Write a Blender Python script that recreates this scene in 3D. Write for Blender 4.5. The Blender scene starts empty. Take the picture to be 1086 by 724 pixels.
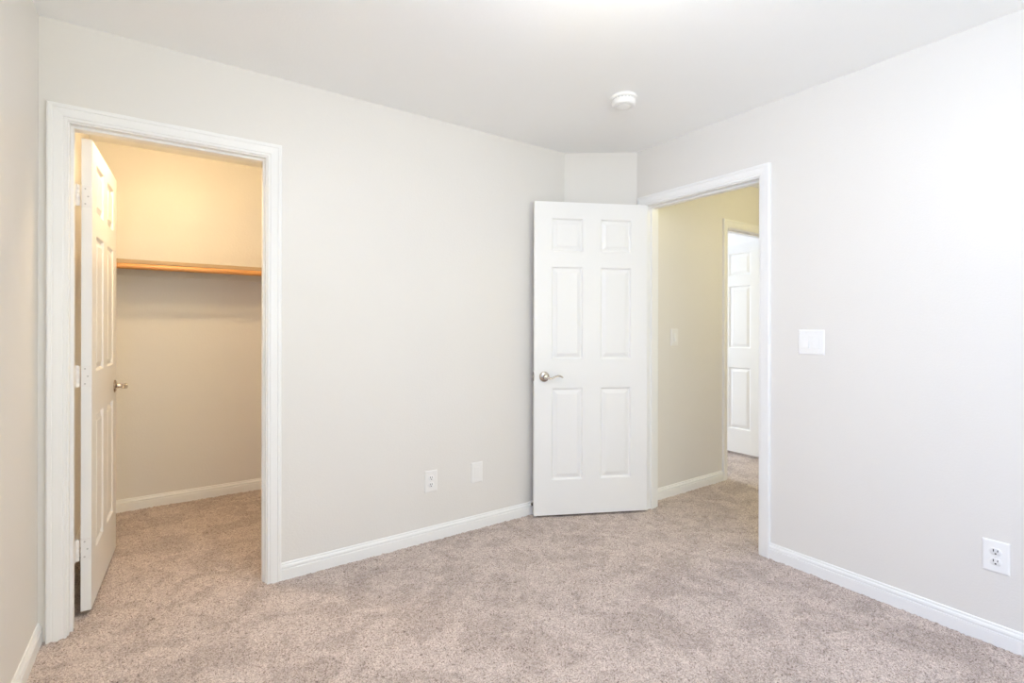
import bpy, bmesh, math, random
import numpy as np
from mathutils import Vector, Matrix

S = bpy.context.scene
COL = S.collection
H = 2.44                      # ceiling height

# ------------------------------------------------------------------ camera
F_PX, W_PX, H_PX = 527.5, 1086, 724
cam_d = bpy.data.cameras.new('camera')
cam_d.sensor_fit = 'HORIZONTAL'
cam_d.sensor_width = 36.0
cam_d.lens = 36.0 * F_PX / W_PX
cam_d.shift_y = -15.3 / W_PX
cam_d.clip_start = 0.02
cam = bpy.data.objects.new('camera', cam_d)
COL.objects.link(cam)
yaw, roll = math.radians(34.65), math.radians(0.115)
rt = Vector((math.cos(yaw), -math.sin(yaw), 0)); up = Vector((0, 0, 1)); fw = Vector((math.sin(yaw), math.cos(yaw), 0))
r2 = rt * math.cos(roll) + up * math.sin(roll); u2 = -rt * math.sin(roll) + up * math.cos(roll)
M = Matrix((r2, u2, -fw)).transposed().to_4x4()
M.translation = Vector((0, 0, 1.233))
cam.matrix_world = M
S.camera = cam

# ------------------------------------------------------------------ light and exposure
S.view_settings.view_transform = 'Standard'
S.view_settings.look = 'None'
S.view_settings.gamma = 1.0
S.view_settings.use_curve_mapping = False
S.view_settings.exposure = 0.0
S.cycles.use_denoising = True
S.cycles.diffuse_bounces = 10
S.cycles.max_bounces = 14
S.cycles.sample_clamp_indirect = 8.0
S.cycles.caustics_reflective = False
S.cycles.caustics_refractive = False

ROOM_LAMP, ROOM_COL = 45.0, (0.993, 0.993, 1.0)
CLOSET_LAMP, CLOSET_COL = 111.6, (1.0, 0.731, 0.398)
HALL_LAMP, HALL_COL = 39.6, (1.0, 0.879, 0.424)

w = bpy.data.worlds.new('sky'); S.world = w; w.use_nodes = True
w.node_tree.nodes['Background'].inputs[0].default_value = (0.62, 0.78, 1.0, 1)
w.node_tree.nodes['Background'].inputs[1].default_value = 0.15

def area(name, loc, direction, sx, sy, power, col):
    d = bpy.data.lights.new(name, 'AREA'); d.shape = 'RECTANGLE'; d.size = sx; d.size_y = sy
    d.energy = power; d.color = col
    o = bpy.data.objects.new(name, d); COL.objects.link(o)
    o.location = loc
    o.rotation_euler = Vector(direction).to_track_quat('-Z', 'Z').to_euler()
    return o
# daylight: left window, rear window added to light door and closet wall, far-room window
area('window_light', (-0.445, -0.95, 1.5), (1, 0.25, -0.12), 1.16, 1.06, 51.0, (0.343, 0.52, 1.0))
area('window_light', (0.85, -1.93, 1.5), (0.08, 1, 0.8), 1.3, 1.06, 38.5, (0.987, 1.0, 0.688))  # fill lamp at the added rear window
area('far_room_daylight', (3.95, 5.35, 1.5), (0.15, -1, -0.05), 1.2, 1.1, 76.2, (0.772, 0.866, 1.0))

# ------------------------------------------------------------------ materials
def mat(name, col, rough=0.5, spec=0.5, metal=0.0, bump=0.0, bscale=200.0, bdist=0.001, mottling=0.0):
    m = bpy.data.materials.new(name); m.use_nodes = True
    nt = m.node_tree; b = nt.nodes['Principled BSDF']
    b.inputs['Base Color'].default_value = (*col, 1)
    b.inputs['Roughness'].default_value = rough
    b.inputs['Specular IOR Level'].default_value = spec
    b.inputs['Metallic'].default_value = metal
    tc = nt.nodes.new('ShaderNodeTexCoord')
    if bump:
        n = nt.nodes.new('ShaderNodeTexNoise'); n.inputs['Scale'].default_value = bscale; n.inputs['Detail'].default_value = 2.0
        bp = nt.nodes.new('ShaderNodeBump'); bp.inputs['Strength'].default_value = bump; bp.inputs['Distance'].default_value = bdist
        nt.links.new(tc.outputs['Object'], n.inputs['Vector'])
        nt.links.new(n.outputs['Fac'], bp.inputs['Height']); nt.links.new(bp.outputs['Normal'], b.inputs['Normal'])
    if mottling:
        n2 = nt.nodes.new('ShaderNodeTexNoise'); n2.inputs['Scale'].default_value = 3.0
        mx = nt.nodes.new('ShaderNodeMix'); mx.data_type = 'RGBA'
        mx.inputs[6].default_value = (*[c * (1 - mottling) for c in col], 1); mx.inputs[7].default_value = (*[min(1, c * (1 + mottling)) for c in col], 1)
        nt.links.new(tc.outputs['Object'], n2.inputs['Vector']); nt.links.new(n2.outputs['Fac'], mx.inputs[0])
        nt.links.new(mx.outputs[2], b.inputs['Base Color'])
    return m

def emit_mat(name, col, strength):
    m = bpy.data.materials.new(name); m.use_nodes = True
    b = m.node_tree.nodes['Principled BSDF']
    b.inputs['Base Color'].default_value = (0.8, 0.8, 0.8, 1)
    b.inputs['Emission Color'].default_value = (*col, 1)
    b.inputs['Emission Strength'].default_value = strength
    return m

PAINT = mat('wall_paint', (0.765, 0.745, 0.71), 0.42, 0.5, bump=0.35, bscale=130, bdist=0.0016, mottling=0.01)
CLOSET_PAINT = mat('closet_paint', (0.765, 0.745, 0.71), 0.36, 0.4, bump=0.6, bscale=120, bdist=0.0016, mottling=0.01)
CEIL = mat('ceiling_paint', (0.93, 0.94, 0.94), 0.7, 0.3, bump=0.3, bscale=110, bdist=0.0016, mottling=0.01)
TRIM = mat('trim_paint', (0.86, 0.86, 0.85), 0.35, 0.5, mottling=0.008)
DOOR = mat('door_paint', (0.86, 0.86, 0.85), 0.38, 0.5, bump=0.05, bscale=300, bdist=0.0004)
HINGE = mat('painted_hinge', (0.84, 0.83, 0.82), 0.4, 0.5, mottling=0.02)
SCREW = mat('hinge_screw', (0.55, 0.54, 0.53), 0.35, 0.5, metal=0.4, mottling=0.02)
NICKEL = mat('brushed_nickel', (0.58, 0.52, 0.46), 0.24, 0.5, metal=1.0, bump=0.05, bscale=500, bdist=0.0003)
PLASTIC = mat('white_plastic', (0.87, 0.87, 0.86), 0.3, 0.5, mottling=0.006)
PLASTIC2 = mat('off_white_plastic', (0.84, 0.83, 0.81), 0.32, 0.5, mottling=0.006)
SLOT = mat('dark_slot', (0.03, 0.028, 0.026), 0.6, 0.3, mottling=0.02)
RUBBER = mat('dark_rubber', (0.025, 0.022, 0.02), 0.6, 0.3, mottling=0.05)
VENT = mat('grey_vent', (0.62, 0.62, 0.61), 0.5, 0.4, mottling=0.02)
BOARD = mat('shelf_board_tan', (0.43, 0.32, 0.205), 0.5, 0.4, mottling=0.02)
SHELF = mat('shelf_paint', (0.76, 0.74, 0.70), 0.45, 0.5, mottling=0.01)
METAL = mat('lamp_metal', (0.7, 0.7, 0.7), 0.35, 0.5, metal=0.8, mottling=0.02)
GLASS = bpy.data.materials.new('window_glass'); GLASS.use_nodes = True
_nt = GLASS.node_tree; _nt.nodes.remove(_nt.nodes['Principled BSDF'])
_tr = _nt.nodes.new('ShaderNodeBsdfTransparent'); _gl = _nt.nodes.new('ShaderNodeBsdfGlossy'); _gl.inputs['Roughness'].default_value = 0.0
_fr = _nt.nodes.new('ShaderNodeFresnel'); _fr.inputs['IOR'].default_value = 1.45; _mx = _nt.nodes.new('ShaderNodeMixShader')
_nt.links.new(_fr.outputs[0], _mx.inputs[0]); _nt.links.new(_tr.outputs[0], _mx.inputs[1]); _nt.links.new(_gl.outputs[0], _mx.inputs[2])
_nt.links.new(_mx.outputs[0], _nt.nodes['Material Output'].inputs['Surface'])

def wood_mat():
    m = mat('varnished_wood', (0.55, 0.22, 0.06), 0.32, 0.5)
    nt = m.node_tree; b = nt.nodes['Principled BSDF']
    tc = nt.nodes.new('ShaderNodeTexCoord'); mp = nt.nodes.new('ShaderNodeMapping'); mp.inputs['Scale'].default_value = (1.5, 60, 60)
    n = nt.nodes.new('ShaderNodeTexNoise'); n.inputs['Scale'].default_value = 2.0; n.inputs['Detail'].default_value = 4
    cr = nt.nodes.new('ShaderNodeValToRGB')
    cr.color_ramp.elements[0].position = 0.3; cr.color_ramp.elements[0].color = (0.52, 0.24, 0.075, 1)
    cr.color_ramp.elements[1].position = 0.75; cr.color_ramp.elements[1].color = (0.68, 0.35, 0.125, 1)
    nt.links.new(tc.outputs['Object'], mp.inputs['Vector']); nt.links.new(mp.outputs['Vector'], n.inputs['Vector'])
    nt.links.new(n.outputs['Fac'], cr.inputs['Fac']); nt.links.new(cr.outputs['Color'], b.inputs['Base Color'])
    return m
WOOD = wood_mat()

def carpet_mat():
    m = mat('carpet', (0.42, 0.34, 0.31), 0.95, 0.1)
    nt = m.node_tree; b = nt.nodes['Principled BSDF']
    tc = nt.nodes.new('ShaderNodeTexCoord')
    def noise(scale, detail, dist=0.0, rough=0.5):
        n = nt.nodes.new('ShaderNodeTexNoise'); n.inputs['Scale'].default_value = scale
        n.inputs['Detail'].default_value = detail; n.inputs['Distortion'].default_value = dist; n.inputs['Roughness'].default_value = rough
        nt.links.new(tc.outputs['Object'], n.inputs['Vector']); return n
    def ramp(src, p0, c0, p1, c1):
        r = nt.nodes.new('ShaderNodeValToRGB')
        r.color_ramp.elements[0].position = p0; r.color_ramp.elements[0].color = (*c0, 1)
        r.color_ramp.elements[1].position = p1; r.color_ramp.elements[1].color = (*c1, 1)
        nt.links.new(src, r.inputs['Fac']); return r
    yarn = ramp(noise(190, 3, 0.3, 0.7).outputs['Fac'], 0.36, (0.35, 0.28, 0.25), 0.60, (0.74, 0.64, 0.59))
    pit_shade = ramp(noise(125, 2, 0.4, 0.6).outputs['Fac'], 0.34, (0.50, 0.46, 0.44), 0.43, (1.0, 1.0, 1.0))  # shade between tufts painted into the colour as dark flecks
    tuft = ramp(noise(30, 4, 0.8, 0.7).outputs['Fac'], 0.38, (0.84, 0.83, 0.82), 0.56, (1.0, 1.0, 1.0))
    lean_shade = ramp(noise(4.2, 5, 1.4, 0.60).outputs['Fac'], 0.42, (0.81, 0.80, 0.795), 0.55, (1.0, 1.0, 1.0))  # shading of the leaning pile put into the colour as broad patches
    def mul(a, c):
        x = nt.nodes.new('ShaderNodeMix'); x.data_type = 'RGBA'; x.blend_type = 'MULTIPLY'; x.inputs[0].default_value = 1.0
        nt.links.new(a, x.inputs[6]); nt.links.new(c, x.inputs[7]); return x.outputs[2]
    nt.links.new(mul(mul(mul(yarn.outputs['Color'], pit_shade.outputs['Color']), tuft.outputs['Color']), lean_shade.outputs['Color']), b.inputs['Base Color'])
    b.inputs['Sheen Weight'].default_value = 0.15
    b.inputs['Sheen Roughness'].default_value = 0.6
    return m
CARPET = carpet_mat()

# ------------------------------------------------------------------ mesh helpers
def add_box(bm, lo, hi):
    vs = [bm.verts.new((x, y, z)) for z in (lo[2], hi[2]) for y in (lo[1], hi[1]) for x in (lo[0], hi[0])]
    for f in ((0, 2, 3, 1), (4, 5, 7, 6), (0, 1, 5, 4), (2, 6, 7, 3), (0, 4, 6, 2), (1, 3, 7, 5)):
        bm.faces.new([vs[i] for i in f])
    return vs

def box_bm(lo, hi, bevel=0.0, seg=2):
    bm = bmesh.new(); add_box(bm, lo, hi)
    if bevel: bmesh.ops.bevel(bm, geom=bm.edges[:], offset=bevel, segments=seg, profile=0.5, affect='EDGES')
    return bm

def join(bm, other):
    me = bpy.data.meshes.new('tmp'); other.to_mesh(me); other.free(); bm.from_mesh(me); bpy.data.meshes.remove(me); return bm

def lathe(bm, prof, n=48, axis='Z', sign=1, centre=(0, 0, 0)):
    """prof: (radius, height); revolved about the axis through centre."""
    rings = []
    for r, h in prof:
        ring = []
        for k in range(n if r > 1e-6 else 1):
            a = 2 * math.pi * k / n
            p = {'Z': (r * math.cos(a), r * math.sin(a), sign * h), 'Y': (r * math.cos(a), sign * h, r * math.sin(a)), 'X': (sign * h, r * math.cos(a), r * math.sin(a))}[axis]
            ring.append(bm.verts.new(Vector(p) + Vector(centre)))
        rings.append(ring)
    for a, b in zip(rings, rings[1:]):
        for k in range(n):
            if len(a) == 1 and len(b) == 1: continue
            if len(a) == 1: bm.faces.new((a[0], b[k], b[(k + 1) % n]))
            elif len(b) == 1: bm.faces.new((a[k], a[(k + 1) % n], b[0]))
            else: bm.faces.new((a[k], a[(k + 1) % n], b[(k + 1) % n], b[k]))
    return bm

def tube(bm, pts, radii, n=12, flat=(1, 1), refup=(0, 0, 1)):
    """sweep an ellipse along pts; flat scales (along refup-ish, sideways)."""
    pts = [Vector(p) for p in pts]; rings = []
    for i, p in enumerate(pts):
        t = (pts[min(i + 1, len(pts) - 1)] - pts[max(i - 1, 0)]).normalized()
        s = t.cross(Vector(refup)).normalized(); u = s.cross(t)
        rings.append([bm.verts.new(p + radii[i] * (flat[0] * math.sin(2 * math.pi * k / n) * u + flat[1] * math.cos(2 * math.pi * k / n) * s)) for k in range(n)])
    for a, b in zip(rings, rings[1:]):
        for k in range(n): bm.faces.new((a[k], a[(k + 1) % n], b[(k + 1) % n], b[k]))
    bm.faces.new(rings[0][::-1]); bm.faces.new(rings[-1])
    return bm

def sweep(bm, prof_a, prof_b):
    """closed strip between two copies of an open or closed profile, ends capped."""
    a = [bm.verts.new(p) for p in prof_a]; b = [bm.verts.new(p) for p in prof_b]; n = len(a)
    for k in range(n): bm.faces.new((a[k], a[(k + 1) % n], b[(k + 1) % n], b[k]))
    bm.faces.new(a[::-1]); bm.faces.new(b)

def obj(name, bm, m, parent=None, smooth=None):
    bmesh.ops.recalc_face_normals(bm, faces=bm.faces[:])
    me = bpy.data.meshes.new(name); bm.to_mesh(me); bm.free(); me.materials.append(m)
    o = bpy.data.objects.new(name, me); COL.objects.link(o)
    if parent: o.parent = parent
    if smooth is not None:
        me.polygons.foreach_set('use_smooth', [True] * len(me.polygons))
        me.set_sharp_from_angle(angle=math.radians(smooth))
    return o

def tag(o, label, cat, group=None, kind=None):
    o['label'] = label; o['category'] = cat
    if group: o['group'] = group
    if kind: o['kind'] = kind
    return o

def empty(name, loc=(0, 0, 0), rz=0.0):
    o = bpy.data.objects.new(name, None); COL.objects.link(o); o.location = loc; o.rotation_euler = (0, 0, rz); o.empty_display_size = 0.1
    return o

def struct(name, bm, m, label, cat, smooth=None):
    return tag(obj(name, bm, m, smooth=smooth), label, cat, kind='structure')

# ------------------------------------------------------------------ plan of the place (metres; x along the closet wall, y away from the camera)
XL, YA, XB, YBK = -0.416, 2.636, 2.661, -1.9       # left wall, closet wall, right wall, wall behind the camera
XA, YB = 2.262, 2.336                               # where the short angled wall starts and ends
TH = 0.119                                          # wall thickness
YC = 4.204                                          # back wall of the closet
XCR = 1.45                                          # right wall of the closet
YH = 2.339                                          # hall wall
XH = 5.0                                            # end of the hall
# openings, inner faces of the jambs
C0, C1, CZ = -0.325, 0.386, 2.044                   # closet door
R0, R1, RZ = 1.472, 2.250, 2.052                    # bedroom door (along y)
F0, F1, FZ = 3.747, 4.580, 2.045                    # far door (along x)
J = 0.018

def wall_x(lo_x, hi_x, y0, y1, z1, hole=None):
    bm = bmesh.new()
    if hole:
        a, b, c = hole
        add_box(bm, (lo_x, y0, 0), (a, y1, z1)); add_box(bm, (b, y0, 0), (hi_x, y1, z1)); add_box(bm, (a, y0, c), (b, y1, z1))
    else: add_box(bm, (lo_x, y0, 0), (hi_x, y1, z1))
    return bm

def wall_y(lo_y, hi_y, x0, x1, z1, hole=None, sill=0.0):
    bm = bmesh.new()
    if hole:
        a, b, c = hole
        add_box(bm, (x0, lo_y, 0), (x1, a, z1)); add_box(bm, (x0, b, 0), (x1, hi_y, z1)); add_box(bm, (x0, a, c), (x1, b, z1))
        if sill: add_box(bm, (x0, a, 0), (x1, b, sill))
    else: add_box(bm, (x0, lo_y, 0), (x1, hi_y, z1))
    return bm

WL0, WL1 = -1.6, -0.3                                # window in the left wall (along y), behind the camera
WN0, WN1, WNZ0, WNZ1 = 0.15, 1.55, 0.92, 2.08
struct('wall_back', wall_x(XL, XA, YA, YA + TH, H, (C0 - J, C1 + J, CZ + J)), PAINT, 'long beige wall facing the camera, holding the closet doorway', 'wall')
bm = bmesh.new()
nx, ny = 0.601, 0.799
pa, pb = Vector((XA, YA, 0)), Vector((XB, YB, 0)); off = Vector((nx, ny, 0)) * 0.1
q = [pa, pb, pb + off, pa + off]
lo = [bm.verts.new(v) for v in q]; hi = [bm.verts.new(v + Vector((0, 0, H))) for v in q]
for k in range(4): bm.faces.new((lo[k], lo[(k + 1) % 4], hi[(k + 1) % 4], hi[k]))
bm.faces.new(lo[::-1]); bm.faces.new(hi)
struct('wall_angled', bm, PAINT, 'short beige angled wall in the corner behind the open bedroom door', 'wall')
struct('wall_right', wall_y(YBK, YB, XB, XB + TH, H, (R0 - J, R1 + J, RZ + J)), PAINT, 'bright off-white wall on the right with the bedroom doorway in it', 'wall')
struct('wall_left', wall_y(YBK, YC, XL - TH, XL, H, (WL0, WL1, WNZ1), WNZ0), PAINT, 'narrow strip of beige wall beside the closet doorway at the left edge', 'wall')
bm = wall_x(XL - TH, XB + TH, YBK - TH, YBK, H, (WN0, WN1, WNZ1)); add_box(bm, (WN0, YBK - TH, 0), (WN1, YBK, WNZ0))
struct('wall_front', bm, PAINT, 'beige wall behind the camera', 'wall')
struct('wall_closet_back', wall_x(XL - TH, XCR + TH, YC, YC + TH, H), CLOSET_PAINT, 'back wall of the closet, lit warm yellow above the shelf', 'wall')
struct('wall_closet_right', wall_y(YA + TH, YC, XCR, XCR + TH, H), PAINT, 'right side wall inside the closet', 'wall')
struct('wall_hall', wall_x(XB + TH, XH, YH, YH + TH, H, (F0 - J, F1 + J, FZ + J)), PAINT, 'tan hallway wall with a light switch, seen through the bedroom doorway', 'wall')
struct('wall_hall_end', wall_y(0.2, YH + TH, XH, XH + TH, H), PAINT, 'end wall of the hallway beyond the far doorway', 'wall')
struct('wall_hall_front', wall_x(XB + TH, XH + TH, 0.2 - TH, 0.2, H), PAINT, 'hallway wall out of sight behind the bedroom wall', 'wall')
struct('wall_far_left', wall_y(YH + TH, 5.2, 3.0 - TH, 3.0, H), PAINT, 'left wall of the room beyond the hallway', 'wall')
struct('wall_far_right', wall_y(YH + TH, 5.2, 5.6, 5.6 + TH, H), PAINT, 'right wall of the room beyond the hallway', 'wall')
bm = bmesh.new()
add_box(bm, (3.0 - TH, 5.2, 0), (3.3, 5.2 + TH, H)); add_box(bm, (4.6, 5.2, 0), (5.6 + TH, 5.2 + TH, H))
add_box(bm, (3.3, 5.2, 0), (4.6, 5.2 + TH, 0.9)); add_box(bm, (3.3, 5.2, 2.1), (4.6, 5.2 + TH, H))
struct('wall_far_back', bm, PAINT, 'window wall of the room beyond the hallway', 'wall')
struct('ceiling', box_bm((XL - TH, YBK - TH, H), (5.6 + TH, 5.2 + TH, H + 0.1)), CEIL, 'flat white painted ceiling', 'ceiling')

# ------------------------------------------------------------------ carpet: a dense mesh of tufts where the photo sees it
def carpet():
    rng = np.random.default_rng(7)
    def lines(segs):
        out = []
        for a, b, s in segs: out.append(np.arange(a, b, s))
        return np.concatenate(out + [[segs[-1][1]]])
    xs = lines(((XL - TH, 2.72, 0.0046), (2.72, 4.65, 0.008), (4.65, 5.72, 0.1)))
    ys = lines(((YBK - TH, 0.35, 0.09), (0.35, 3.0, 0.0046), (3.0, 4.25, 0.006), (4.25, 5.32, 0.1)))
    nxv, nyv = len(xs), len(ys)
    X, Y = np.meshgrid(xs, ys)
    n = rng.normal(size=X.shape)
    n = (n + 0.5 * (np.roll(n, 1, 0) + np.roll(n, -1, 0) + np.roll(n, 1, 1) + np.roll(n, -1, 1))) / 1.42
    c = rng.normal(size=X.shape)
    for _ in range(3):
        c = (c + np.roll(c, 1, 0) + np.roll(c, -1, 0) + np.roll(c, 1, 1) + np.roll(c, -1, 1)) / 5
    c /= c.std()
    Z = np.clip(0.0017 * n + 0.0009 * c, -0.006, 0.005) - 0.002
    X = X + 0.0012 * rng.normal(size=X.shape); Y = Y + 0.0012 * rng.normal(size=X.shape)
    co = np.stack([X, Y, Z], -1).reshape(-1, 3).astype(np.float32)
    i = (np.arange(nyv - 1)[:, None] * nxv + np.arange(nxv - 1)[None, :]).ravel()
    quads = np.stack([i, i + 1, i + 1 + nxv, i + nxv], -1).astype(np.int32)
    me = bpy.data.meshes.new('floor')
    me.vertices.add(len(co)); me.vertices.foreach_set('co', co.ravel())
    me.loops.add(quads.size); me.loops.foreach_set('vertex_index', quads.ravel())
    me.polygons.add(len(quads)); me.polygons.foreach_set('loop_start', np.arange(0, quads.size, 4, dtype=np.int32))
    me.polygons.foreach_set('use_smooth', np.ones(len(quads), dtype=bool))
    me.update(calc_edges=True); me.validate()
    me.materials.append(CARPET)
    o = bpy.data.objects.new('floor', me); COL.objects.link(o)
    tag(o, 'taupe cut pile carpet covering the bedroom, closet and hall floor', 'floor', kind='structure')
carpet()

# ------------------------------------------------------------------ door trim: jamb with stop, casing on each side
CASING = [(0, 0), (0, 0.0070), (0.0025, 0.0095), (0.0085, 0.0100), (0.0100, 0.0095), (0.0115, 0.0098), (0.0128, 0.0128), (0.016, 0.0137), (0.028, 0.0150), (0.040, 0.0162),
          (0.0420, 0.0158), (0.0440, 0.0160), (0.0458, 0.0190), (0.056, 0.0200), (0.0605, 0.0180), (0.062, 0.0140), (0.062, 0)]

def casing(name, s0, s1, zt, place, parent, reveal=0.005):
    """place(s, t, z): t is the distance off the wall face."""
    bm = bmesh.new(); l, r, zt = s0 - reveal, s1 + reveal, zt + reveal
    rings = []
    for corner in range(4):
        ring = []
        for u, t in CASING:
            s = l - u if corner < 2 else r + u
            z = -0.012 if corner in (0, 3) else zt + u
            ring.append(bm.verts.new(place(s, t, z)))
        rings.append(ring)
    n = len(CASING)
    for a, b in zip(rings, rings[1:]):
        for k in range(n): bm.faces.new((a[k], a[(k + 1) % n], b[(k + 1) % n], b[k]))
    bm.faces.new(rings[0]); bm.faces.new(rings[3])
    return obj(name, bm, TRIM, parent)

def jamb_bm(s0, s1, zt, d0, d1, st0, st1, place, stop=0.010):
    """U of boards lining the hole from depth d0 to d1, with a stop strip from st0 to st1."""
    bm = bmesh.new()
    def b3(a0, a1, e0, e1, z0, z1):
        p = [place(a, e, z) for z in (z0, z1) for e in (e0, e1) for a in (a0, a1)]
        lo = [min(v[i] for v in p) for i in range(3)]; hi = [max(v[i] for v in p) for i in range(3)]
        add_box(bm, lo, hi)
    b3(s0 - J, s0, d0, d1, -0.012, zt + J); b3(s1, s1 + J, d0, d1, -0.012, zt + J); b3(s0, s1, d0, d1, zt, zt + J)
    b3(s0, s0 + stop, st0, st1, -0.012, zt); b3(s1 - stop, s1, st0, st1, -0.012, zt); b3(s0 + stop, s1 - stop, st0, st1, zt - stop, zt)
    return bm

def door_trim(name, label, s0, s1, zt, base, depth, axis, st):
    # axis 'x': wall face at y = base, going to y = base + depth;   axis 'y': wall face at x = base, going to x = base + depth
    inside = (lambda s, d, z: (s, base + d, z)) if axis == 'x' else (lambda s, d, z: (base + d, s, z))
    front = (lambda s, t, z: (s, base - t, z)) if axis == 'x' else (lambda s, t, z: (base - t, s, z))
    rear = (lambda s, t, z: (s, base + depth + t, z)) if axis == 'x' else (lambda s, t, z: (base + depth + t, s, z))
    o = tag(obj(name, jamb_bm(s0, s1, zt, 0.0, depth, st[0], st[1], inside), TRIM), label, 'door frame', kind='structure')
    casing('casing', s0, s1, zt, front, o); casing('casing', s0, s1, zt, rear, o)
    return o
door_trim('trim_1', 'white moulded frame around the closet doorway on the left', C0, C1, CZ, YA, TH, 'x', (0.030, 0.066))
door_trim('trim_2', 'white moulded frame around the bedroom doorway in the right wall', R0, R1, RZ, XB, TH, 'y', (0.042, 0.078))
door_trim('trim_3', 'white moulded frame of the doorway at the end of the hall', F0, F1, FZ, YH, TH, 'x', (0.035, 0.070))

# ------------------------------------------------------------------ baseboards
BASE = [(0, -0.012), (0.0135, -0.012), (0.0135, 0.046), (0.0128, 0.0485), (0.0085, 0.050), (0.0085, 0.0525), (0.0120, 0.054), (0.0125, 0.060), (0.0105, 0.066),
        (0.0070, 0.0695), (0.0058, 0.0715), (0.0072, 0.0735), (0.0068, 0.077), (0.0045, 0.080), (0, 0.080)]
def baseboard(name, a, b, label):
    a, b = Vector((*a, 0)), Vector((*b, 0)); d = (b - a).normalized(); n = Vector((-d.y, d.x, 0))   # the room is to the left of a -> b
    bm = bmesh.new()
    sweep(bm, [a + n * t + Vector((0, 0, z)) for t, z in BASE], [b + n * t + Vector((0, 0, z)) for t, z in BASE])
    struct(name, bm, TRIM, label, 'baseboard')
baseboard('baseboard_back', (XA, YA), (C1 + 0.067, YA), 'white baseboard between the closet frame and the open bedroom door')
baseboard('baseboard_angled', (XB, YB), (XA, YA), 'white baseboard of the angled corner hidden behind the bedroom door')
baseboard('baseboard_right', (XB, YBK), (XB, R0 - 0.067), 'white baseboard along the right wall')
baseboard('baseboard_left', (XL, YA - 0.001), (XL, YBK), 'short white baseboard at the bottom left edge')
baseboard('baseboard_front', (XL, YBK), (XB, YBK), 'white baseboard behind the camera')
baseboard('baseboard_closet_back', (XCR, YC), (XL, YC), 'cream baseboard along the back wall of the closet')
baseboard('baseboard_closet_left', (XL, YC), (XL, YA + TH), 'baseboard on the left side wall inside the closet')
baseboard('baseboard_closet_right', (XCR, YA + TH), (XCR, YC), 'baseboard on the right side wall inside the closet')
baseboard('baseboard_hall', (F0 - 0.067, YH), (XB + TH, YH), 'white baseboard on the tan hallway wall')

# ------------------------------------------------------------------ six-panel doors
PANEL_RINGS = [(0.0, 0.0), (0.003, 0.0015), (0.007, 0.0075), (0.010, 0.0105), (0.016, 0.0108), (0.018, 0.0098), (0.036, 0.0040), (0.038, 0.0022), (0.041, 0.0020)]

def leaf_bm(wd, z0, z1, y0, y1):
    stile = 0.1135 * wd / 0.77; pw = 0.2125 * wd / 0.77
    x = 0.003
    xs = [x, x + stile, x + stile + pw, x + wd - stile - pw, x + wd - stile, x + wd]
    zs = [z0, z0 + 0.226, z0 + 0.823, z0 + 1.010, z0 + 1.613, z0 + 1.712, z0 + 1.930, z1]
    bm = bmesh.new()
    for yf, sg in ((y0, 1), (y1, -1)):
        V = {}
        def v(a, b, d=0.0):
            k = (round(a, 5), round(b, 5), round(d, 5))
            if k not in V: V[k] = bm.verts.new((a, yf + sg * d, b))
            return V[k]
        for i in range(5):
            for k in range(7):
                a, b, c, d = xs[i], xs[i + 1], zs[k], zs[k + 1]
                if i in (1, 3) and k in (1, 3, 5):
                    prev = None
                    for o_, dp in PANEL_RINGS:
                        ring = [v(a + o_, c + o_, dp), v(b - o_, c + o_, dp), v(b - o_, d - o_, dp), v(a + o_, d - o_, dp)]
                        if prev:
                            for m_ in range(4): bm.faces.new((prev[m_], prev[(m_ + 1) % 4], ring[(m_ + 1) % 4], ring[m_]))
                        prev = ring
                    bm.faces.new(prev)
                else: bm.faces.new((v(a, c), v(b, c), v(b, d), v(a, d)))
    e = [(xs[0], z0), (xs[-1], z0), (xs[-1], z1), (xs[0], z1)]
    for k in range(4):
        (a, c), (b, d) = e[k], e[(k + 1) % 4]
        q = [bm.verts.new(p) for p in ((a, y0, c), (b, y0, d), (b, y1, d), (a, y1, c))]
        bm.faces.new(q)
    bmesh.ops.remove_doubles(bm, verts=bm.verts[:], dist=1e-5)
    return bm

def handle(parent, x, yface, out, z, proj=0.052):
    """lever on one face; out = +1 / -1, the local y direction it sticks out; the lever points back towards the hinge."""
    bm = bmesh.new()
    lathe(bm, [(0, 0.0), (0.0325, 0.0), (0.0335, 0.002), (0.0325, 0.005), (0.028, 0.0085), (0.020, 0.0108), (0.0135, 0.0125), (0.0115, 0.017), (0.0105, 0.028),
               (0.0105, proj - 0.012), (0.0125, proj - 0.008), (0.0135, proj), (0.012, proj + 0.004), (0, proj + 0.0055)], 40, 'Y', out, (x, yface, z))
    h = obj('door_handle', bm, NICKEL, parent, 40); h['label'] = 'brushed nickel lever handle with round rose'
    yl = yface + out * (proj - 0.004)
    ctl = [(0.0, 0.0), (0.012, -0.003), (0.026, -0.0075), (0.038, -0.0070), (0.052, -0.001), (0.066, 0.0055), (0.080, 0.0085), (0.094, 0.0070), (0.106, 0.0015), (0.113, -0.0030)]
    rad = [0.0098, 0.0098, 0.0088, 0.0076, 0.0070, 0.0072, 0.0078, 0.0078, 0.0068, 0.0040]
    pts = [(x - a, yl + out * 0.010 * math.sin(min(1, a / 0.113) * math.pi) * 0.35, z + b) for a, b in ctl]
    lb = bmesh.new(); tube(lb, pts, rad, 14, (0.75, 1.1))
    obj('lever', lb, NICKEL, h, 50)
    return h

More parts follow.
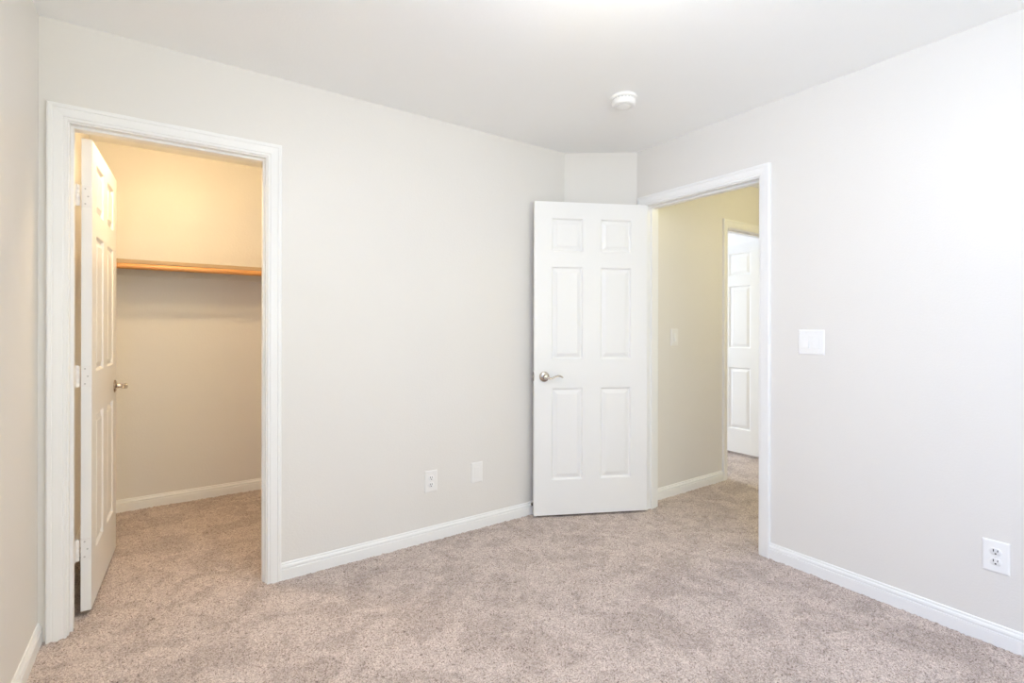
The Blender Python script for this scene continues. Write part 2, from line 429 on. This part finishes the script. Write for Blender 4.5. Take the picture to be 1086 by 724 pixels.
def hinge(parent, z, ya, yb, jamb_dir, hz=0.089):
    """knuckle on the pin at the local origin, one plate on the hinge edge of the leaf (ya..yb), one along jamb_dir."""
    bm = bmesh.new()
    for k in range(5):
        h0 = z - hz / 2 + k * hz / 5
        lathe(bm, [(0, h0 + 0.0004), (0.0083, h0 + 0.0004), (0.0088, h0 + 0.0012), (0.0088, h0 + hz / 5 - 0.0012), (0.0083, h0 + hz / 5 - 0.0004), (0, h0 + hz / 5 - 0.0004)], 16)
    lathe(bm, [(0, z + hz / 2), (0.0045, z + hz / 2), (0.0045, z + hz / 2 + 0.003), (0, z + hz / 2 + 0.005)], 12)
    join(bm, box_bm((0.0006, min(ya, yb), z - hz / 2), (0.0034, max(ya, yb), z + hz / 2), 0.0008, 1))
    jd = Vector(jamb_dir).normalized(); nn = Vector((-jd.y, jd.x, 0))
    pl = bmesh.new()
    q = [jd * 0.002 + nn * 0.0012, jd * 0.036 + nn * 0.0012, jd * 0.036 - nn * 0.0012, jd * 0.002 - nn * 0.0012]
    sweep(pl, [p + Vector((0, 0, z - hz / 2)) for p in q], [p + Vector((0, 0, z + hz / 2)) for p in q])
    join(bm, pl)
    h = obj('hinge', bm, HINGE, parent, 40)
    sb = bmesh.new()
    for k, (fy, fz) in enumerate(((0.42, 0.032), (0.72, 0.0), (0.42, -0.032))):
        lathe(sb, [(0, 0.0003), (0.0034, 0.0003), (0.0034, -0.0004), (0, -0.0004)], 12, 'X', -1, (0.0005, ya + (yb - ya) * fy, z + fz))
    obj('screws', sb, SCREW, h)
    return h

def door(name, label, pin, theta, wd, z0, z1, side, yoff, jamb_world, hz=(0.285, 1.02, 1.785)):
    """pin: hinge pin; theta: direction of the leaf from the hinge; side: +1 leaf body on the local +y side of the pin."""
    d = tag(empty(name, (pin[0], pin[1], 0), theta), label, 'door', kind='structure')
    a, b = side * yoff, side * (yoff + 0.035)
    obj('leaf', leaf_bm(wd, z0, z1, min(a, b), max(a, b)), DOOR, d)
    jw = Matrix.Rotation(-theta, 3, 'Z') @ Vector((*jamb_world, 0))
    for z in hz: hinge(d, z, a, b - side * 0.004, jw)
    hx = 0.003 + wd - 0.066
    handle(d, hx, b, side, 0.912)
    handle(d, hx, a, -side, 0.912, 0.030)
    lp = box_bm((0.003 + wd - 0.0005, min(a, b) + 0.005, 0.912 - 0.029), (0.003 + wd + 0.0012, max(a, b) - 0.005, 0.912 + 0.029), 0.0005, 1)
    join(lp, box_bm((0.003 + wd, min(a, b) + 0.011, 0.912 - 0.008), (0.003 + wd + 0.009, max(a, b) - 0.011, 0.912 + 0.008), 0.002, 2))
    obj('latch_plate', lp, NICKEL, d)
    return d
th_room = math.atan2(0.340, -0.690)
door('door_1', 'white six-panel bedroom door swung open in front of the corner', (2.6535, 2.2545), th_room, 0.768, 0.013, 2.048, 1, 0.004, (1, 0))
door('door_2', 'white six-panel closet door seen nearly edge-on inside the closet', (-0.316, 2.772), math.radians(87.2), 0.706, 0.022, 2.030, -1, 0.012, (-0.25, -1))
door('door_3', 'white six-panel door standing open beyond the hallway', (4.577, 2.470), math.radians(90.5), 0.80, 0.024, 2.036, 1, 0.004, (0.1, -1))

# ------------------------------------------------------------------ bedroom windows behind the camera, the rear one added for its light
def window(name, label, loc, rz, width):
    wn = tag(empty(name, loc, rz), label, 'window', kind='structure')
    hw, hh = width / 2, WNZ1 - WNZ0
    bm = bmesh.new()
    for lo_, hi_ in (((-0.03, -hw, 0), (0.03, -hw + 0.045, hh)), ((-0.03, hw - 0.045, 0), (0.03, hw, hh)), ((-0.03, -hw, 0), (0.03, hw, 0.045)),
                     ((-0.03, -hw, hh - 0.045), (0.03, hw, hh)), ((-0.025, -0.02, 0.04), (0.025, 0.02, hh - 0.04))):
        join(bm, box_bm(lo_, hi_, 0.003, 1))
    obj('window_frame', bm, PLASTIC, wn)
    bm = bmesh.new(); add_box(bm, (-0.003, -hw + 0.04, 0.04), (0.003, -0.015, hh - 0.04)); add_box(bm, (-0.003, 0.015, 0.04), (0.003, hw - 0.04, hh - 0.04))
    obj('window_glass', bm, GLASS, wn)
window('window_1', 'white framed bedroom window in the left wall, behind the camera', (XL - 0.07, (WL0 + WL1) / 2, WNZ0), 0, WL1 - WL0)
window('window_added', 'unseen white framed window added in the wall behind the camera for frontal light', ((WN0 + WN1) / 2, YBK - 0.07, WNZ0), math.pi / 2, WN1 - WN0)

# ------------------------------------------------------------------ ceiling lamps
def lamp(label, loc, r, hang, thick, col, strength):
    """canopy on the ceiling, stem, and a lit glass bowl of radius r whose top hangs `hang` below the ceiling."""
    o = tag(empty('ceiling_light', loc), label, 'ceiling light')
    bm = bmesh.new(); lathe(bm, [(0, 0), (0.062, 0), (0.064, -0.006), (0.058, -0.020), (0.012, -0.026), (0.008, -0.030), (0.008, -hang - 0.01), (0, -hang - 0.01)], 40)
    obj('canopy', bm, METAL, o, 40)
    bm = bmesh.new()
    n = 20
    lathe(bm, [(0, -hang)] + [(r * math.sin(math.pi * k / n), -hang - thick / 2 + thick / 2 * math.cos(math.pi * k / n)) for k in range(1, n)] + [(0, -hang - thick)], 48)
    obj('glass_shade', bm, emit_mat('lit_glass', col, strength), o, 60)
    bm = bmesh.new(); b0 = -hang - thick
    lathe(bm, [(0, b0 - 0.016), (0.006, b0 - 0.014), (0.009, b0 - 0.006), (0.007, b0 + 0.002), (0, b0 + 0.002)], 20)
    obj('finial', bm, METAL, o, 60)
    return o
lamp('round lit glass ceiling light of the bedroom, just above the top of the picture', (0.92, 0.80, H), 0.16, 0.13, 0.16, ROOM_COL, ROOM_LAMP)
lamp('small warm ceiling light inside the closet', (0.04, 3.0, H), 0.10, 0.005, 0.10, CLOSET_COL, CLOSET_LAMP)
lamp('warm ceiling light of the hallway beyond the bedroom doorway', (3.85, 1.25, H), 0.13, 0.03, 0.12, HALL_COL, HALL_LAMP)

# ------------------------------------------------------------------ closet shelf and hanging rod
sh = tag(empty('closet_shelf', (0.5, YC, 1.631)), 'painted closet shelf across the back of the closet above the wooden rod', 'shelf')
x0, x1 = XL - 0.5, XCR - 0.5
obj('shelf_board', box_bm((x0, -0.300, -0.005), (x1, 0, 0.020), 0.0015, 1), BOARD, sh)
obj('cleat', box_bm((x0, -0.019, -0.062), (x1, 0, -0.005), 0.0015, 1), SHELF, sh)
struct('trim_4', box_bm((XL, YC - 0.34, 1.543), (XL + 0.019, YC - 0.019, 1.626), 0.0015, 1), SHELF, 'wooden cleat on the left closet wall carrying shelf and rod', 'cleat')
struct('trim_5', box_bm((XCR - 0.019, YC - 0.34, 1.543), (XCR, YC - 0.019, 1.626), 0.0015, 1), SHELF, 'wooden cleat on the right closet wall carrying shelf and rod', 'cleat')
rd = tag(empty('hanging_rod', (0.5, 3.880, 1.6050)), 'round varnished wooden rod under the front edge of the closet shelf', 'closet rod')
bm = bmesh.new(); lathe(bm, [(0, x0 + 0.021), (0.0178, x0 + 0.021), (0.0178, x1 - 0.021), (0, x1 - 0.021)], 32, 'X')
obj('rod', bm, WOOD, rd, 40)
for xx, sg in ((x0 + 0.019, 1), (x1 - 0.019, -1)):
    bm = bmesh.new(); lathe(bm, [(0, 0.0), (0.0235, 0.0), (0.0235, 0.003), (0.0215, 0.005), (0.0205, 0.016), (0.0182, 0.016), (0.0182, 0.004), (0, 0.004)], 32, 'X', sg, (xx, 0, 0))
    obj('rod_socket', bm, PLASTIC, rd, 40)

# ------------------------------------------------------------------ wall plates; local frame: x to the right, z up, -y out of the wall
def plate_bm(w_, h_, t=0.006):
    bm = bmesh.new(); e = 0.006
    lv = [(w_ / 2, h_ / 2, 0), (w_ / 2, h_ / 2, 0.0022), (w_ / 2 - e * 0.5, h_ / 2 - e * 0.5, t * 0.85), (w_ / 2 - e, h_ / 2 - e, t)]
    rings = []
    for a, b, d in lv: rings.append([bm.verts.new(p) for p in ((-a, -d, -b), (a, -d, -b), (a, -d, b), (-a, -d, b))])
    for p, q in zip(rings, rings[1:]):
        for k in range(4): bm.faces.new((p[k], p[(k + 1) % 4], q[(k + 1) % 4], q[k]))
    bm.faces.new(rings[0][::-1]); bm.faces.new(rings[-1])
    return bm

def screw(parent, x, z, t=0.006):
    bm = bmesh.new(); lathe(bm, [(0, t + 0.0012), (0.002, t + 0.001), (0.0034, t + 0.0002), (0.0034, t - 0.001), (0, t - 0.001)], 16, 'Y', -1, (x, 0, z))
    obj('screw', bm, PLASTIC2, parent, 40)

def outlet(label, loc, rz, m):
    o = tag(obj('wall_outlet', plate_bm(0.080, 0.124), m), label, 'outlet', 'power outlets low on the bedroom walls')
    o.location = loc; o.rotation_euler = (0, 0, rz)
    for zc in (0.0195, -0.0195):
        bm = bmesh.new(); pr = []
        for k in range(48):
            a = 2 * math.pi * k / 48
            pr.append((0.0172 * math.cos(a), max(-0.0138, min(0.0138, 0.0172 * math.sin(a)))))
        a_ = [bm.verts.new((x, -0.005, zc + z)) for x, z in pr]; b_ = [bm.verts.new((x, -0.0075, zc + z)) for x, z in pr]
        c_ = [bm.verts.new((x * 0.95, -0.0082, zc + z * 0.95)) for x, z in pr]
        for r0, r1 in ((a_, b_), (b_, c_)):
            for k in range(48): bm.faces.new((r0[k], r0[(k + 1) % 48], r1[(k + 1) % 48], r1[k]))
        bm.faces.new(c_)
        rc = obj('receptacle', bm, PLASTIC, o, 40)
        sb = bmesh.new()
        add_box(sb, (-0.0076, -0.0086, zc - 0.0005), (-0.0048, -0.0070, zc + 0.0090)); add_box(sb, (0.0048, -0.0086, zc + 0.0005), (0.0074, -0.0070, zc + 0.0080))
        lathe(sb, [(0, 0.0086), (0.0029, 0.0086), (0.0029, 0.0070), (0, 0.0070)], 16, 'Y', -1, (0, 0, zc - 0.0075))
        sl = obj('slots', sb, SLOT, rc); sl['label'] = 'dark plug slots'
    screw(o, 0, 0)
    return o

def switch(label, loc, rz, gangs, m):
    wd = 0.080 if gangs == 1 else 0.124
    o = tag(obj('light_switch', plate_bm(wd, 0.125), m), label, 'light switch')
    o.location = loc; o.rotation_euler = (0, 0, rz)
    for g in range(gangs):
        xc = (g - (gangs - 1) / 2) * 0.046
        fr = bmesh.new()
        for lo_, hi_ in (((-0.0175, -0.0072, -0.0345), (-0.0150, -0.005, 0.0345)), ((0.0150, -0.0072, -0.0345), (0.0175, -0.005, 0.0345)),
                         ((-0.0175, -0.0072, 0.0320), (0.0175, -0.005, 0.0345)), ((-0.0175, -0.0072, -0.0345), (0.0175, -0.005, -0.0320))):
            add_box(fr, (xc + lo_[0], lo_[1], lo_[2]), (xc + hi_[0], hi_[1], hi_[2]))
        obj('switch_frame', fr, m, o)
        rb = bmesh.new(); w2 = 0.0142; sec = [(-0.0310, 0.0050), (-0.0310, 0.0125), (-0.027, 0.0128), (0.0, 0.0092), (0.028, 0.0078), (0.0310, 0.0072), (0.0310, 0.0050)]
        sweep(rb, [(xc - w2, -d, z) for z, d in sec], [(xc + w2, -d, z) for z, d in sec])
        obj('rocker', rb, PLASTIC, o)
        screw(o, xc, 0.0475); screw(o, xc, -0.0475)
    return o

outlet('white power outlet on the long wall, left of the blank plate', (1.252, YA, 0.3405), 0, PLASTIC2)
outlet('white power outlet low on the right wall near the picture edge', (XB, 0.522, 0.3415), -math.pi / 2, PLASTIC)
switch('white double rocker light switch on the right wall beside the doorway', (XB, 1.201, 1.160), -math.pi / 2, 2, PLASTIC)
switch('white single light switch on the tan hallway wall', (3.073, YH, 1.160), 0, 1, PLASTIC2)
bp = tag(obj('blank_plate', plate_bm(0.080, 0.124), PLASTIC2), 'plain white blank wall plate between the outlet and the bedroom door', 'wall plate')
bp.location = (1.560, YA, 0.3415)
obj('insert', box_bm((-0.0165, -0.0068, -0.0335), (0.0165, -0.005, 0.0335), 0.0008, 1), PLASTIC2, bp)
screw(bp, 0, 0.0475); screw(bp, 0, -0.0475)

# ------------------------------------------------------------------ smoke detector
sd = tag(empty('smoke_detector', (1.963, 1.815, H)), 'round white smoke detector on the ceiling', 'smoke detector')
bm = bmesh.new(); lathe(bm, [(0, 0), (0.066, 0), (0.068, -0.003), (0.067, -0.013), (0.063, -0.016), (0, -0.016)], 56)
obj('mounting_base', bm, PLASTIC, sd, 40)
bm = bmesh.new(); lathe(bm, [(0, -0.014), (0.056, -0.014), (0.056, -0.020), (0.061, -0.022), (0.062, -0.027), (0.060, -0.042), (0.056, -0.048), (0.050, -0.0505), (0.040, -0.0505), (0.0385, -0.048),
                             (0.036, -0.048), (0.0345, -0.0515), (0.020, -0.053), (0, -0.0535)], 56)
cv = obj('cover', bm, PLASTIC, sd, 35)
bm = bmesh.new(); lathe(bm, [(0, -0.0525), (0.010, -0.0525), (0.0105, -0.0555), (0.009, -0.0565), (0, -0.0568)], 24, centre=(0.012, 0.010, 0))
obj('test_button', bm, PLASTIC2, cv, 40)
bm = bmesh.new()
for k in range(20):
    a = 2 * math.pi * k / 20; c, s = math.cos(a), math.sin(a)
    vs = [Vector((0.0535, t * 0.0045, z)) for t, z in ((-1, -0.0145), (1, -0.0145), (1, -0.0203), (-1, -0.0203))]
    R_ = Matrix.Rotation(a, 3, 'Z')
    sweep(bm, [R_ @ v for v in vs], [R_ @ (v + Vector((0.004, 0, 0))) for v in vs])
obj('vent_slots', bm, VENT, cv)

# ------------------------------------------------------------------ door stop on the baseboard behind the bedroom door
ds = tag(empty('door_stop', (1.977, YA - 0.0125, 0.066)), 'small dark door stop on the baseboard at the edge of the open bedroom door', 'door stop')
bm = bmesh.new(); lathe(bm, [(0, 0), (0.011, 0), (0.011, 0.003), (0.006, 0.005), (0.006, 0.012), (0, 0.012)], 20, 'Y', -1)
obj('base', bm, NICKEL, ds, 40)
bm = bmesh.new(); lathe(bm, [(0, 0.011), (0.009, 0.011), (0.0098, 0.014), (0.0095, 0.021), (0.007, 0.024), (0, 0.0245)], 20, 'Y', -1)
obj('rubber_tip', bm, RUBBER, ds, 40)
